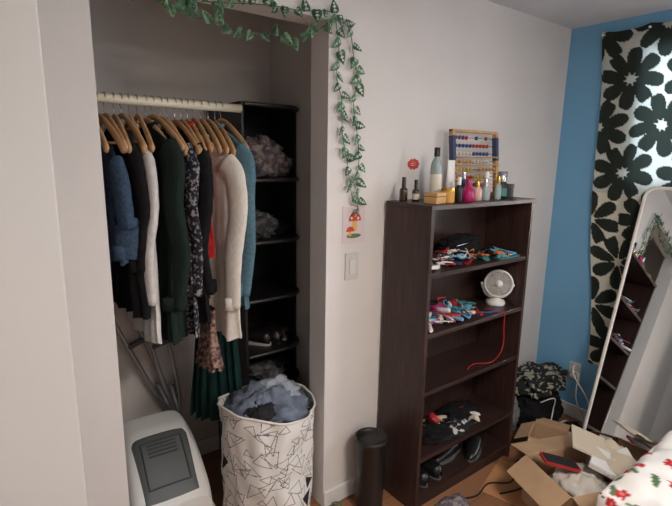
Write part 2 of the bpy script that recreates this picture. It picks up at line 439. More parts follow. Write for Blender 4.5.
# ------------------------------------------------------------ litter box
lw=M('litter_box_white',(226,225,222),.4); lg=M('litter_box_grey',(88,92,93),.55); lgd=M('litter_vent_dark',(56,60,62),.6)
o=B('covered_litter_box')
T0=TR(.520,.355,0,-.06)
def rr_ring(hx_,hy_,rad,n=6):
    pts=[]
    for cx,cy,a0 in ((hx_-rad,hy_-rad,0),(-hx_+rad,hy_-rad,pi/2),(-hx_+rad,-hy_+rad,pi),(hx_-rad,-hy_+rad,1.5*pi)):
        for i in range(n+1):
            a=a0+pi/2*i/n; pts.append((cx+rad*cos(a),cy+rad*sin(a)))
    return pts
def loft(bd,rings,mat,T0,cap=True):
    v=[];f=[];n=len(rings[0][0])
    for pts,zf in rings:
        for p in pts: v.append((p[0],p[1],zf(p) if callable(zf) else zf))
    for j in range(len(rings)-1):
        for i in range(n): f.append((j*n+i,j*n+(i+1)%n,(j+1)*n+(i+1)%n,(j+1)*n+i))
    if cap: f.append(tuple(range(n-1,-1,-1))); f.append(tuple((len(rings)-1)*n+i for i in range(n)))
    bd.add(v,f,mat,True,T0)
loft(o,[(rr_ring(.145,.21,.05),0.0),(rr_ring(.16,.225,.05),.10),(rr_ring(.175,.24,.05),.11),(rr_ring(.175,.24,.05),.13)],lw,T0)
def hood(u,v):
    y=-.232+.464*v
    top=.13+ (.11+.195*(sin(min(1,v/.66)*pi/2)**1.15))*(1-.55*max(0,(v-.86)/.14)**2)
    hw_=.165*(1-.10*(abs(2*v-1)**6))
    a=pi*(1-u)
    c_=math.copysign(abs(cos(a))**.42,cos(a)); s_=abs(sin(a))**.42
    return (hw_*c_, y, .13+(top-.13)*s_)
o.grid(hood,44,40,lw,False,T0)
for v_ in (0,1):
    ring=[hood(k/44,v_) for k in range(45)]
    o.add(ring,[tuple(range(45))] if v_==0 else [tuple(range(44,-1,-1))],lw,False,T0)
def flap(u,v):
    vv=.03+v*.52; q=hood(.5,vv)
    x=-.118+.236*u
    edge=min(u,1-u,v,1-v)*9
    lift=.013*min(1,edge)-.004
    # rounded corners
    if v>.85: x*=1-.12*((v-.85)/.15)**2
    return (x,q[1],q[2]+lift-(.010*(2*u-1)**4))
o.grid(flap,30,30,lg,False,T0)
pts=[Vector(flap(u_,v_))+Vector((0,0,.002)) for u_,v_ in [(.15+.7*k/12,.80) for k in range(13)]+[(.85,.80-.62*k/8) for k in range(1,9)]+[(.85-.7*k/12,.18) for k in range(1,13)]+[(.15,.18+.62*k/8) for k in range(1,8)]]
o.tube(pts,.0035,lgd,6,T0,closed=True)
for k in range(4):
    vv=.58+k*.055
    pts=[Vector(flap(.25+.5*i/10,vv))+Vector((0,0,.001)) for i in range(11)]
    o.tube(pts,.0035,lgd,6,T0)
o.done()

# ------------------------------------------------------------ laundry basket
LBX,LBY,LBR,LBH=.918,.112,.195,.565
tri=[]
rt=random.Random(21); CIRC=2*pi*.205
gx=0
while gx<CIRC:
    gy=0
    while gy<.64:
        cx=gx+rt.uniform(0,.06); cy=gy+rt.uniform(0,.06); s_=rt.uniform(.025,.055); a0=rt.uniform(0,2*pi)
        pts=[(cx+s_*cos(a0+k*2*pi/3+rt.uniform(-.5,.5)),cy+s_*sin(a0+k*2*pi/3+rt.uniform(-.5,.5))) for k in range(3)]
        tri.append((pts,rt.random()<.11 and s_<.045,cx,cy)); gy+=.062
    gx+=.062
def segd(p,a,b_):
    ax,ay=a;bx,by=b_;dx=bx-ax;dy=by-ay; t=max(0,min(1,((p[0]-ax)*dx+(p[1]-ay)*dy)/(dx*dx+dy*dy+1e-9)))
    return math.hypot(p[0]-ax-t*dx,p[1]-ay-t*dy)
cellmap={}
for t_ in tri:
    for i in range(int((t_[2]-.11)/.05),int((t_[2]+.11)/.05)+2):
        for j in range(int((t_[3]-.11)/.05)-1,int((t_[3]+.11)/.05)+2):
            cellmap.setdefault((i,j),[]).append(t_)
BW=lin((226,223,218)); BK=lin((44,42,42)); BL=lin((92,90,90))
def tri_dark(p):
    ln=False
    for pts,fill,cx,cy in cellmap.get((int(p[0]/.05),int(p[1]/.05)),[]):
        if math.hypot(p[0]-cx,p[1]-cy)>.11: continue
        if fill:
            sg=[]
            for k in range(3):
                a=pts[k];b_=pts[(k+1)%3]; sg.append((b_[0]-a[0])*(p[1]-a[1])-(b_[1]-a[1])*(p[0]-a[0]))
            if all(x>0 for x in sg) or all(x<0 for x in sg): return 2
        for k in range(3):
            if segd(p,pts[k],pts[(k+1)%3])<.0014: ln=True
    return 1 if ln else 0
def bcol(u,v):
    return (BW,BL,BK)[tri_dark((u*CIRC,v*.60))]
def bpos(u,v):
    a=2*pi*u; r=LBR+.010*v+.008*sin(a*3+v*3)*sin(pi*v)+.016*noise.noise(Vector((cos(a)*3,sin(a)*3,v*5)))
    z=.004+LBH*v-.022*(cos(a-.3)*v**2)+.016*sin(a*2+1)*v**3
    return (LBX+r*cos(a),LBY+r*sin(a),z)
o=B('laundry_basket'); bm_=MV('triangle_print_canvas',.85)
o.grid(bpos,600,270,bm_,True,colfn=bcol)
rim=[Vector(bpos(k/48,1.)) for k in range(48)]
o.tube(rim,.005,M('canvas_rim',(218,214,208),.8),8,closed=True)
canv=M('canvas_inside',(180,175,168),.9)
o.lathe([(0,.01),(.18,.012),(.185,.3),(.192,.54)],(LBX,LBY,0),canv,40,caps=False)
o.done()
bluegrey=cl('blue_grey_laundry',(104,112,128),(126,134,148),20)
lightgr=cl('light_grey_laundry',(150,154,164),(168,172,180),20)
cloth('laundry_pile',(LBX-.01,LBY,.51),(.16,.16,.105),bluegrey,31,.42,amp=.34,freq=2.6,extra=[((LBX-.07,LBY-.07,.555),(.08,.07,.05),grayc,5),((LBX+.07,LBY+.05,.565),(.10,.08,.06),lightgr,6),((LBX-.01,LBY-.02,.59),(.09,.05,.035),bluegrey,9)])

# ------------------------------------------------------------ trash can
tb=M('black_plastic_can',(30,28,28),.38)
o=B('trash_can'); o.lathe([(.060,0),(.062,.01),(.072,.345),(.076,.35),(.076,.365),(.069,.368),(.067,.358),(.03,.353),(0.001,.352)],(1.328,-.12,0),tb,40); o.done()
grm=M('green_felt',(40,120,84),.8)
o=B('green_ribbon')
o.tube(spline([(1.16,-.05,.006),(1.185,-.075,.02),(1.20,-.05,.035),(1.175,-.035,.03),(1.19,-.08,.012),(1.22,-.07,.006)],6),.007,grm,8,flat=.4); o.done()

# ------------------------------------------------------------ wall bits
o=B('light_switch'); pl=M('switch_plate',(204,201,197),.4)
o.rbox(-.037,.037,-.06,.06,0,.006,.008,pl,Matrix.Translation((1.283,-.0,1.148))@Matrix.Rotation(pi/2,4,'X'))
o.rbox(-.016,.016,-.033,.033,.006,.011,.003,M('switch_rocker',(216,213,209),.35),Matrix.Translation((1.283,-.0,1.148))@Matrix.Rotation(pi/2,4,'X'))
o.done(bevel=.0015)
o=B('mushroom_print'); pk=M('pale_pink_card',(218,202,204),.7)
PT=Matrix.Translation((1.29,-.001,1.333))@Matrix.Rotation(pi/2,4,'X')
o.box(-.062,.062,-.08,.08,0,.002,pk,PT)
ora=M('print_red_orange',(196,72,48),.7); yel=M('print_yellow',(222,176,96),.7); wht=M('print_white',(232,226,216),.7); grn=M('print_green',(92,120,74),.7)
def disc(b,cx,cy,rx,ry,z,mat,PT,a0=0,a1=2*pi,n=24):
    pts=[(cx+rx*cos(a0+(a1-a0)*k/n),cy+ry*sin(a0+(a1-a0)*k/n)) for k in range(n+(0 if a1-a0>6.2 else 1))]
    b.prism(pts,z,z+.0008,mat,PT)
disc(o,.005,.015,.034,.038,.002,ora,PT,0,pi); o.box(-.008,.016,-.03,.015,.002,.003,yel,PT); disc(o,-.02,-.03,.022,.022,.0025,ora,PT,0,pi); o.box(-.026,-.014,-.05,-.03,.002,.003,yel,PT); disc(o,0,-.05,.040,.010,.002,grn,PT)
for x_,y_ in ((-.015,.028),(.005,.040),(.022,.026)): disc(o,x_,y_,.006,.006,.003,wht,PT)
o.done()
o=B('wall_sticker'); rd=M('sticker_red',(206,70,66),.6)
ST=Matrix.Translation((1.64,-.0005,1.59))@Matrix.Rotation(pi/2,4,'X')
disc(o,0,0,.040,.026,0,M('sticker_pale',(226,196,190),.6),ST)
for k in range(9):
    a=k*2*pi/9; disc(o,.030*cos(a),.018*sin(a),.010,.008,.001,rd,ST)
for k in range(3): o.tube([( -.022,.008-k*.009,.002),(.022,.010-k*.009,.002)],.003,rd,6,ST)
o.done()

# ------------------------------------------------------------ ivy garland
leafA=M('ivy_leaf',(26,70,44),.45,(50,100,66),60,lo=.4,hi=.62); leafB=M('ivy_leaf_light',(44,92,58),.45,(104,146,104),70,lo=.42,hi=.62); stem=M('ivy_stem',(50,86,50),.6)
leafEdge=M('ivy_leaf_edge',(112,146,108),.55)
o=B('ivy_garland')
strands=[
 [(.40,2.10),(.494,2.085),(.60,2.09),(.72,2.105),(.813,2.12),(.92,2.13),(1.015,2.135),(1.10,2.15),(1.174,2.155)],
 [(.494,2.09),(.56,2.05),(.66,2.04),(.755,2.025),(.85,2.03),(.909,2.035),(.97,2.03),(1.028,2.047),(1.10,2.09),(1.17,2.14)],
 [(1.174,2.15),(1.235,2.10),(1.26,2.0),(1.285,1.93),(1.265,1.84),(1.275,1.76),(1.29,1.69),(1.30,1.60),(1.29,1.52),(1.30,1.45),(1.295,1.39)],
 [(1.165,2.14),(1.185,2.04),(1.18,1.98),(1.178,1.915),(1.20,1.85),(1.205,1.79),(1.21,1.70),(1.237,1.60),(1.25,1.52),(1.27,1.44)]]
rl=random.Random(5)
def leaf(T0,s_,mat):
    out=[(0,.02),(.14,-.08),(.30,-.10),(.42,.02),(.44,.22),(.36,.46),(.22,.72),(.09,.94),(0,1.10),(-.09,.94),(-.22,.72),(-.36,.46),(-.44,.22),(-.42,.02),(-.30,-.10),(-.14,-.08)]
    bend=lambda a,b_: -.30*a*a*1.6-.10*b_*b_+.02
    v=[(0,.03,.0),(0,.28,.0),(0,.56,-.02),(0,.82,-.06)]+[(a*.93,.03+b_*.94,bend(a,b_)) for a,b_ in out]
    mids=len(v); v+= [(a*.5,.05+b_*.9,bend(a*.5,b_)+.045) for a,b_ in out]
    f=[]; n=len(out)
    for k in range(n):
        k2=(k+1)%n
        f.append((4+k,4+k2,mids+k2,mids+k))
        yb=(out[k][1]+out[k2][1])/2; c0=0 if yb<0 else (1 if yb<.42 else (2 if yb<.75 else 3))
        f.append((mids+k,mids+k2,c0))
    o.add([(q[0]*s_,q[1]*s_,q[2]*s_) for q in v],f,mat,True,T0)
    inn=[(a*.93,.03+b_*.94,bend(a,b_)) for a,b_ in out]; outr=[(a,b_,bend(a,b_)-.02) for a,b_ in out]
    o.add([(q[0]*s_,q[1]*s_,q[2]*s_) for q in inn+outr],[(k,(k+1)%n,n+(k+1)%n,n+k) for k in range(n)],leafEdge,True,T0)
for si,st in enumerate(strands):
    pts=spline([(p[0],-.012-.004*rl.random(),p[1]) for p in st],6)
    o.tube(pts,.0016,stem,6)
    L=0; nxt=.01; side=1
    for k in range(len(pts)-1):
        L+=(pts[k+1]-pts[k]).length
        if L>nxt:
            nxt+=rl.uniform(.034,.048); side=-side
            d_=(pts[k+1]-pts[k]).normalized()
            base=math.atan2(d_.z,d_.x)-pi/2
            ang=(pi+rl.uniform(-1.0,1.0) if rl.random()<.75 else rl.uniform(-1,1))
            s_=rl.uniform(.034,.048)
            if si>1: ang=base+side*rl.uniform(.6,1.2)
            T0=Matrix.Translation(pts[k]+Vector((0,-.010,0)))@Matrix.Rotation(-ang,4,'Y')@Matrix.Rotation(pi/2,4,'X')@Matrix.Rotation(rl.uniform(-.1,.4),4,'X')@Matrix.Rotation(rl.uniform(-.5,.5),4,'Y')
            leaf(T0,s_,leafA if rl.random()<.6 else leafB)
o.done()

# ------------------------------------------------------------ bookshelf
esp=M('espresso_wood',(46,31,28),.38,(68,46,40),6,(14,14,.9),bump=.04)
espH=M('espresso_wood_shelf',(42,28,26),.38,(60,41,36),6,(.9,14,14),bump=.04)
BX0,BX1,BY0,BY1=1.465,2.215,-.285,-.018
SH=[1.43,1.14,.87,.60,.27,.075]
o=B('bookshelf')
o.box(BX0,BX0+.02,BY0,BY1,0,1.41,esp); o.box(BX1-.02,BX1,BY0,BY1,0,1.41,esp)
o.box(BX0-.004,BX1+.004,BY0-.004,BY1,1.41,1.43,espH)
for z in SH[1:]: o.box(BX0+.02,BX1-.02,BY0+.004,BY1-.006,z-.02,z,espH)
o.box(BX0+.02,BX1-.02,BY0+.02,BY0+.035,0,SH[-1]-.02,espH)
o.box(BX0+.02,BX1-.02,BY1-.006,BY1,0,1.41,esp)
o.done(bevel=.0015)

ZT=1.431
def bottle(name,x,y,z,r,h,mat,cap,neck=.4,ch=.2,shoulder=.75,sx=1,sy=1,label=None):
    o=B(name); hb=h*(1-ch)
    o.lathe([(r*.92,0),(r,.004),(r,hb*shoulder),(r*.85,hb*(shoulder+.12)),(r*neck,hb*.97),(r*neck,hb)],(x,y,z),mat,24,sx=sx,sy=sy)
    o.lathe([(r*neck*1.25,hb-.002),(r*neck*1.25,h-.002),(r*neck*1.1,h)],(x,y,z),cap,20)
    if label: o.lathe([(r*1.012,hb*.15),(r*1.012,hb*.6)],(x,y,z),label,24,caps=False,sx=sx,sy=sy)
    return o.done()
amber=M('amber_glass',(58,30,14),.15,spec=.8); bcap=M('black_cap',(18,18,18),.4); wcap=M('white_cap',(228,226,222),.4); gold=M('gold_cap',(190,150,80),.25,metal=1.)
clear=M('clear_lotion',(150,164,164),.15); pink=M('magenta_glass',(166,26,88),.15); pinkp=M('pale_pink_glass',(204,160,150),.15); bluep=M('navy_plastic',(36,52,96),.35)
silver=M('silver_cap',(180,180,184),.25,metal=1.); lab=M('paper_label',(222,216,200),.7); woodl=M('light_wood',(196,150,96),.55,(212,170,116),20,(1,.2,1))
bottle('dropper_bottle',1.500,-.085,ZT,.018,.105,amber,bcap,ch=.4)
bottle('dropper_bottle',1.545,-.115,ZT,.016,.095,amber,bcap,ch=.4,label=lab)
bottle('pump_lotion_bottle',1.665,-.12,ZT,.026,.235,clear,bcap,ch=.16,label=lab)
o=B('small_wooden_box'); o.box(-.04,.04,-.03,.03,0,.045,woodl,TR(1.56,-.215,ZT,.2)); o.box(-.041,.041,-.031,.031,.028,.031,amber,TR(1.56,-.215,ZT,.2)); o.done(bevel=.003)
o=B('candle_tin'); o.cyl((1.652,-.205,ZT),.03,.05,M('candle_orange',(206,150,70),.5)); o.cyl((1.652,-.205,ZT+.05),.031,.012,gold); o.done(bevel=.002)
o=B('cosmetic_tube'); o.grid(lambda u,v:(1.735+.024*cos(2*pi*u),-.145+(.022*(1-v)+.002)*sin(2*pi*u),ZT+.03+.15*v),24,8,wcap,True); o.cyl((1.735,-.145,ZT),.019,.032,wcap); o.done()
bottle('purple_bottle',1.70,-.225,ZT,.018,.11,bcap,wcap,ch=.3)
bottle('perfume_bottle',1.765,-.225,ZT,.032,.100,pink,pink,neck=.35,ch=.25,shoulder=.55)
bottle('navy_bottle',1.80,-.17,ZT,.018,.13,bluep,silver,ch=.25)
bottle('perfume_bottle',1.845,-.215,ZT,.022,.09,pinkp,gold,ch=.3,sx=1.2)
bottle('perfume_bottle',1.90,-.22,ZT,.020,.10,clear,silver,ch=.35)
bottle('perfume_bottle',1.945,-.19,ZT,.022,.13,pinkp,wcap,ch=.3)
bottle('perfume_bottle',1.99,-.225,ZT,.019,.11,clear,gold,ch=.3,sy=.7)
bottle('black_spray_bottle',2.055,-.20,ZT,.026,.13,bcap,silver,ch=.35,neck=.7,label=M('teal_label',(70,130,124),.6))
o=B('black_jar'); o.cyl((2.135,-.18,ZT),.03,.05,bcap); o.cyl((2.135,-.18,ZT+.05),.032,.018,M('jar_lid_dark',(52,50,50),.35)); o.done(bevel=.002)
o=B('abacus'); AT=TR(2.005,-.088,ZT+.001,.0,0,0)
aw=M('abacus_wood',(190,146,98),.5,(208,166,116),25,(1,1,.3)); awp=M('abacus_post_blue',(58,66,96),.5)
AW,AH=.17,.325
LT=AT@Matrix.Rotation(radians(-6),4,'X')
for s_ in (-1,1): o.box(s_*AW-.010,s_*AW+.010,-.012,.012,0.005,AH,aw,LT); o.box(s_*AW-.011,s_*AW+.011,-.013,.013,AH*.55,AH-.03,awp,LT)
o.box(-AW-.01,AW+.01,-.011,.011,AH-.012,AH,aw,LT); o.box(-AW-.01,AW+.01,-.02,.02,.0,.02,aw,AT)
bc=[M('bead_blue',(58,80,140),.35),M('bead_red',(180,60,56),.35),M('bead_yellow',(216,180,90),.35),M('bead_wood',(200,160,112),.35),M('bead_white',(220,214,204),.35)]
ra=random.Random(4)
for r in range(7):
    z=.06+r*.038
    o.tube([(-AW,0,z),(AW,0,z)],.002,silver,6,LT)
    x=-AW+.025; n=10
    for k in range(n):
        if k==ra.choice((3,4,5,6)): x+=.05
        mt=bc[(r+ (k//5))%5] if r<6 else bc[k%2]
        o.lathe([(.003,-.007),(.008,-.005),(.0105,0),(.008,.005),(.003,.007)],(0,0,0),mt,10,LT@Matrix.Translation((x,0,z))@Matrix.Rotation(pi/2,4,'Y'),caps=False)
        x+=.027
        if x>AW-.015: break
for r in (0,1,2,3,4): o.box(-AW,AW,-.026,.0,.040+r*.038,.045+r*.038,aw,LT)
o.done(bevel=.001)

# --- clutter helper
def clutter(name,x0,x1,y0,y1,z,n,cols,seed,kinds='bcp',smax=.06,zmax=.05):
    R=random.Random(seed); b=B(name)
    for i in range(n):
        x=R.uniform(x0,x1); y=R.uniform(y0,y1); k=R.choice(kinds); m=cols[R.randrange(len(cols))]
        lay=z+zmax*R.random()*(.15 if i<n*.4 else .8)
        T0=TR(x,y,lay,R.uniform(0,pi),R.uniform(-.15,.15),R.uniform(-.15,.15))
        s_=smax*R.uniform(.5,1)
        if k=='b': b.box(-s_*.6,s_*.6,-s_*.35,s_*.35,.004,.004+s_*.3,m,T0)
        elif k=='c': 
            b.lathe([(s_*.16,-s_*.8),(s_*.2,-s_*.7),(s_*.2,s_*.4),(s_*.1,s_*.5),(s_*.1,s_*.75)],(0,0,0),m,12,T0@Matrix.Translation((0,0,s_*.22))@Matrix.Rotation(pi/2,4,'Y'))
        elif k=='p':
            b.grid(lambda u,v:((u-.5)*s_*1.6,(v-.5)*s_*1.1,.006+.012*sin(u*5+i)*sin(v*4+i)),8,6,m,False,T0)
        elif k=='t':
            pts=spline([(R.uniform(-1,1)*s_,R.uniform(-1,1)*s_,.01+R.uniform(0,.02)) for _ in range(5)],6); b.tube(pts,.003,m,6,T0)
        elif k=='s':
            b.blob((0,0,s_*.25),(s_*.8,s_*.4,s_*.28),m,seed+i,.35,2.5,18,12,.001,T0)
    return b.done()
P=lambda n,r,g_,b_,ro=.5:M(n,(r,g_,b_),ro)
cols=[P('c_red',176,44,48),P('c_sky',110,168,196),P('c_white',222,218,212),P('c_cream',206,190,166),P('c_mag',170,60,110),P('c_blk',26,26,28),P('c_teal',56,130,128),P('c_orange',206,120,60),P('c_navy',38,50,84)]
def cc(*i): return [cols[k] for k in i]
clutter('makeup_pile',1.53,1.83,-.25,-.08,1.142,44,cc(0,1,2,3,2,4,5,8,2),101,'bcpt',.06,.06)
clutter('makeup_pile',1.86,2.14,-.26,-.10,1.142,26,cc(6,1,5,7,3,6,1),102,'cptb',.055,.03)
b=B('black_pouch'); b.blob((1.88,-.11,1.195),(.13,.07,.06),blackc,3,.22,2.0,40,26,1.141); b.tube([(1.78,-.17,1.215),(1.90,-.17,1.225)],.004,silver,8); b.done()
b=B('teal_tray'); b.rbox(2.0,2.17,-.27,-.16,1.141,1.147,.02,cols[6]); 
for k in range(3): b.tube([(2.02,-.26+k*.03,1.154),(2.15,-.25+k*.03,1.154)],.005,cols[(1,0,3)[k]],8)
b.done()
clutter('craft_supplies_pile',1.51,1.80,-.265,-.08,.872,50,cc(2,1,4,2,3,0,8,5,2,2),103,'ppbct',.07,.085)
clutter('craft_supplies_pile',1.80,1.95,-.25,-.10,.872,16,cc(1,6,3,2,0),104,'pct',.055,.04)
printc=M('black_white_print_cloth',(24,24,26),.9,(196,190,184),30,bump=.3,lo=.535,hi=.57,detail=1.5)
b=B('printed_cloth_pile')
b.blob((1.80,-.17,.280),(.16,.09,.022),printc,71,.35,2.6,50,30,.272); b.blob((1.93,-.13,.295),(.12,.07,.022),blackc,73,.35,2.6,44,26,.272); b.blob((1.70,-.18,.285),(.10,.07,.022),blackc,75,.35,2.6,44,26,.272); b.done()
clutter('sock_pile',1.68,2.02,-.25,-.12,.29,16,[cols[2],blackc,cols[3],blackc,cols[0],pileB,whitec],105,'sp',.05,.03)
rc=M('red_cord',(190,30,40),.5); bc_=M('blue_cord',(50,90,170),.5)
b=B('red_cord'); b.tube(spline([(2.00,-.20,.876),(2.02,-.26,.877),(2.03,-.292,.872),(2.035,-.294,.80),(2.045,-.293,.72),(2.03,-.290,.66),(2.0,-.26,.606),(1.92,-.22,.604),(1.84,-.24,.604)],8),.0022,rc,8); b.done()
b=B('blue_cord'); b.tube(spline([(1.75,-.2,.89),(1.83,-.24,.877),(1.9,-.20,.876),(1.97,-.25,.876),(2.06,-.25,.876)],8),.0028,bc_,8); b.done()
b=B('black_boots')
shoe(b,TR(1.84,-.15,.076,pi/2+.1),shoe_b,rub,L=.24,shaft=.16,hgt=.085); shoe(b,TR(2.00,-.20,.076,pi/2+.5),shoe_b,rub,L=.24,shaft=.15,hgt=.085); shoe(b,TR(2.10,-.12,.076,pi/2),shoe_b,rub,L=.15,shaft=.15)
b.done()
b=B('black_slippers'); shoe(b,TR(1.56,-.15,.076,.1),shoe_b,rub,L=.22); shoe(b,TR(1.66,-.15,.076,.05),shoe_b,rub,L=.22); b.done()

# ------------------------------------------------------------ desk fan on shelf
fw=M('fan_white',(222,218,212),.35); fg=M('fan_grille',(206,202,196),.4); fd=M('fan_blade',(180,176,172),.4)
o=B('desk_fan'); FX,FY,FZ=2.13,-.17,.871
o.lathe([(.048,0),(.050,.008),(.046,.02),(.022,.03),(.018,.05)],(FX,FY,FZ),fw,32)
FT=Matrix.Translation((FX,FY-.01,FZ+.112))@Matrix.Rotation(radians(-52),4,'Z')@Matrix.Rotation(radians(84),4,'X')
R_=.074
o.lathe([(.03,-.075),(.058,-.060),(.070,-.03),(R_,.0),(R_,.012),(R_-.010,.017),(R_-.012,.0),(.064,-.02),(.001,-.03)],(0,0,0),fw,40,FT,caps=False)
for k in range(1,7): 
    r_=.012+k*.0088; o.tube([(r_*cos(a),r_*sin(a),.020-.08*r_) for a in [2*pi*i/28 for i in range(28)]],.0013,fg,5,FT,closed=True)
for k in range(24):
    a=2*pi*k/24; o.tube([(.014*cos(a),.014*sin(a),.0195),(.066*cos(a),.066*sin(a),.0150)],.0013,fg,5,FT)
o.lathe([(.0,.016),(.020,.016),(.020,.023),(.0,.025)],(0,0,0),fw,20,FT,caps=False)
for k in range(5):
    o.grid(lambda u,v:((.012+.048*u)*cos(2*pi*k/5+v*.9),(.012+.048*u)*sin(2*pi*k/5+v*.9),-.012+.016*v),6,6,fd,False,FT)
ca,sa=cos(radians(-52)),sin(radians(-52))
for s_ in (-1,1): o.tube(spline([(FX,FY,FZ+.03),(FX+s_*.05*ca,FY+s_*.05*sa,FZ+.05),(FX+s_*.080*ca,FY+s_*.080*sa-.005,FZ+.112)],6),.007,fw,8)
o.done()

# ------------------------------------------------------------ leaning mirror
frm=M('mirror_frame_white',(228,222,214),.4); mg=M('mirror_glass',(235,238,238),.01,metal=1.); mb=M('mirror_back',(120,100,80),.7)
Lm=1.53; lean=math.atan2(.415,1.455)
MT=Matrix.Translation((2.435,-.780,.012))@Matrix.Rotation(lean,4,'Y')
def rring(hw_,z0,z1,rad,n=8):
    pts=[]
    for cy,cz,a0 in ((hw_-rad,z1-rad,0),(-hw_+rad,z1-rad,pi/2),(-hw_+rad,z0+rad,pi),(hw_-rad,z0+rad,1.5*pi)):
        for i in range(n+1):
            a=a0+pi/2*i/n; pts.append((cy+rad*cos(a),cz+rad*sin(a)))
    return pts
o=B('leaning_mirror')
o.tube([(0,p[0],p[1]) for p in rring(.235,.0,Lm,.05)],.010,frm,10,MT,closed=True)
rp=rring(.228,.008,Lm-.008,.045)
o.add([(-.004,p[0],p[1]) for p in rp],[tuple(range(len(rp)))],mg,False,MT)
o.add([(.006,p[0],p[1]) for p in rp],[tuple(range(len(rp)-1,-1,-1))],mb,False,MT)
o.done()

# ------------------------------------------------------------ bed with floral duvet
rb=random.Random(9)
fls=[(rb.uniform(-.5,1.3),rb.uniform(-.5,2.1),rb.uniform(.018,.036),rb.uniform(0,6),rb.random()) for _ in range(640)]
cm2={}
for t_ in fls:
    for i in (-1,0,1):
        for j in (-1,0,1): cm2.setdefault((int(t_[0]/.07+100)+i,int(t_[1]/.07+100)+j),[]).append(t_)
DW=lin((226,221,216)); DR=lin((178,40,44)); DG=lin((84,110,74)); DP=lin((206,110,104)); DS=lin((60,70,60))
def duv_col(a,b_):
    for cx,cy,s_,ph,k in cm2.get((int(a/.07+100),int(b_/.07+100)),[]):
        dx=a-cx; dy=b_-cy; d=math.hypot(dx,dy); th=math.atan2(dy,dx)+ph
        if k<.5:
            if d<s_*(.6+.4*abs(cos(2.5*th))): return DP if d<s_*.25 else DR
        elif k<.8:
            px=dx*cos(ph)+dy*sin(ph); py=-dx*sin(ph)+dy*cos(ph)
            if (px/s_)**2+(py/(s_*.35))**2<1: return DG
        else:
            px=dx*cos(ph)+dy*sin(ph); py=-dx*sin(ph)+dy*cos(ph)
            if abs(px)<s_*1.3 and abs(py)<.003: return DS
    return DW
QX0,QX1,QY0,QY1,QZ=1.60,2.72,-2.85,-.985,.53
def duv_pos(u,v):
    a=-.34+u*(1.12+.34+.05); b_=-.34+v*(1.86+.34)
    r=.05
    def fold(t):
        if t>=r: return t,0
        if t>-.03: 
            k=(r-t)/(r+.03)*pi/2; return r-r*sin(k)*1.0, r*(1-cos(k))
        return 0, r+(-.03-t)
    hx_,dz1=fold(a); hy_,dz2=fold(b_)
    n=.030*noise.noise(Vector((a*6,b_*6,2)))+.016*noise.noise(Vector((a*14,b_*14,5)))
    drop=max(dz1,dz2)
    wob=.02*sin(b_*16)*min(1,dz1*5)
    z=QZ+n*(1 if drop<.02 else .3)-min(drop,.36)
    return (QX0+hx_-wob*.8-.02*min(1,dz1*4), QY1-hy_+.012*sin(a*15)*min(1,dz2*5), z)
o=B('bed'); frw=M('bed_frame_wood',(120,84,58),.5,(140,100,70),8,(1,12,1)); mt_=M('mattress_ticking',(220,216,210),.85)
o.box(QX0+.05,QX1,QY0,QY1-.05,.10,.24,frw); o.box(QX0+.05,QX1,QY0,QY1-.05,.242,.485,mt_)
for x in (QX0+.08,QX1-.06):
    for y in (QY0+.06,QY1-.11): o.box(x-.03,x+.03,y-.03,y+.03,0,.10,frw)
o.done(bevel=.02,seg=3)
o=B('floral_duvet')
o.grid(duv_pos,200,290,MV('floral_cotton',.9),colfn=lambda u,v:duv_col(-.34+u*1.51,-.34+v*2.20))
o.done()

# ------------------------------------------------------------ floor clutter by the mirror
card=M('cardboard',(180,146,112),.8,(192,158,124),8,bump=.05); cardi=M('cardboard_inside',(154,122,92),.85)
def carton(name,T0,w_,d_,h_,angs,fl=.13):
    o=B(name); t=.004
    o.box(-w_/2,w_/2,-d_/2,d_/2,0,t,cardi,T0)
    o.box(-w_/2,-w_/2+t,-d_/2,d_/2,0,h_,card,T0); o.box(w_/2-t,w_/2,-d_/2,d_/2,0,h_,card,T0)
    o.box(-w_/2,w_/2,-d_/2,-d_/2+t,0,h_,card,T0); o.box(-w_/2,w_/2,d_/2-t,d_/2,0,h_,card,T0)
    for k,(dx,dy,L) in enumerate(((w_/2,0,d_),(-w_/2,0,d_),(0,d_/2,w_),(0,-d_/2,w_))):
        rz=(0,pi,pi/2,-pi/2)[k]
        F=T0@Matrix.Translation((dx,dy,h_))@Matrix.Rotation(rz,4,'Z')@Matrix.Rotation(radians(angs[k]),4,'Y')
        o.box(-t,0,-L/2+.003,L/2-.003,0,fl,card,F)
    return o.done()
carton('cardboard_box',TR(2.07,-.725,0,-.38),.36,.30,.24,(92,125,100,105),.12)
carton('cardboard_box',TR(2.38,-.41,0,.35),.18,.18,.14,(95,120,120,105),.08)
b=B('crumpled_packing_paper'); b.blob((2.07,-.73,.15),(.13,.11,.08),M('crumpled_paper',(206,198,188),.8),4,.35,2.5,40,26,.01); b.done()
b=B('phone_case'); b.rbox(-.04,.04,-.085,.085,0,.012,.012,cols[0],TR(2.00,-.66,.262,.9,.25)); b.rbox(-.034,.034,-.078,.078,.0125,.014,.01,cols[5],TR(2.00,-.66,.262,.9,.25)); b.done()
b=B('white_adapter_box'); b.box(-.08,.08,-.06,.06,0,.03,wcap,TR(2.15,-.79,.262,.3,.2)); b.done(bevel=.006)
b=B('paper_notebook'); b.box(-.10,.10,-.075,.075,0,.008,wcap,TR(2.20,-.69,.30,.5,.25)); b.box(-.101,.101,-.076,.076,.008,.010,cols[3],TR(2.20,-.69,.30,.5,.25)); b.done()
clutter('magazine_stack',2.16,2.30,-.85,-.72,.27,9,cc(2,3,2,1,3),120,'p',.12,.02)
heapm=M('leaf_print_cloth',(24,27,26),.9,(150,150,134),30,(1,1,1),lo=.56,hi=.58,detail=1.)
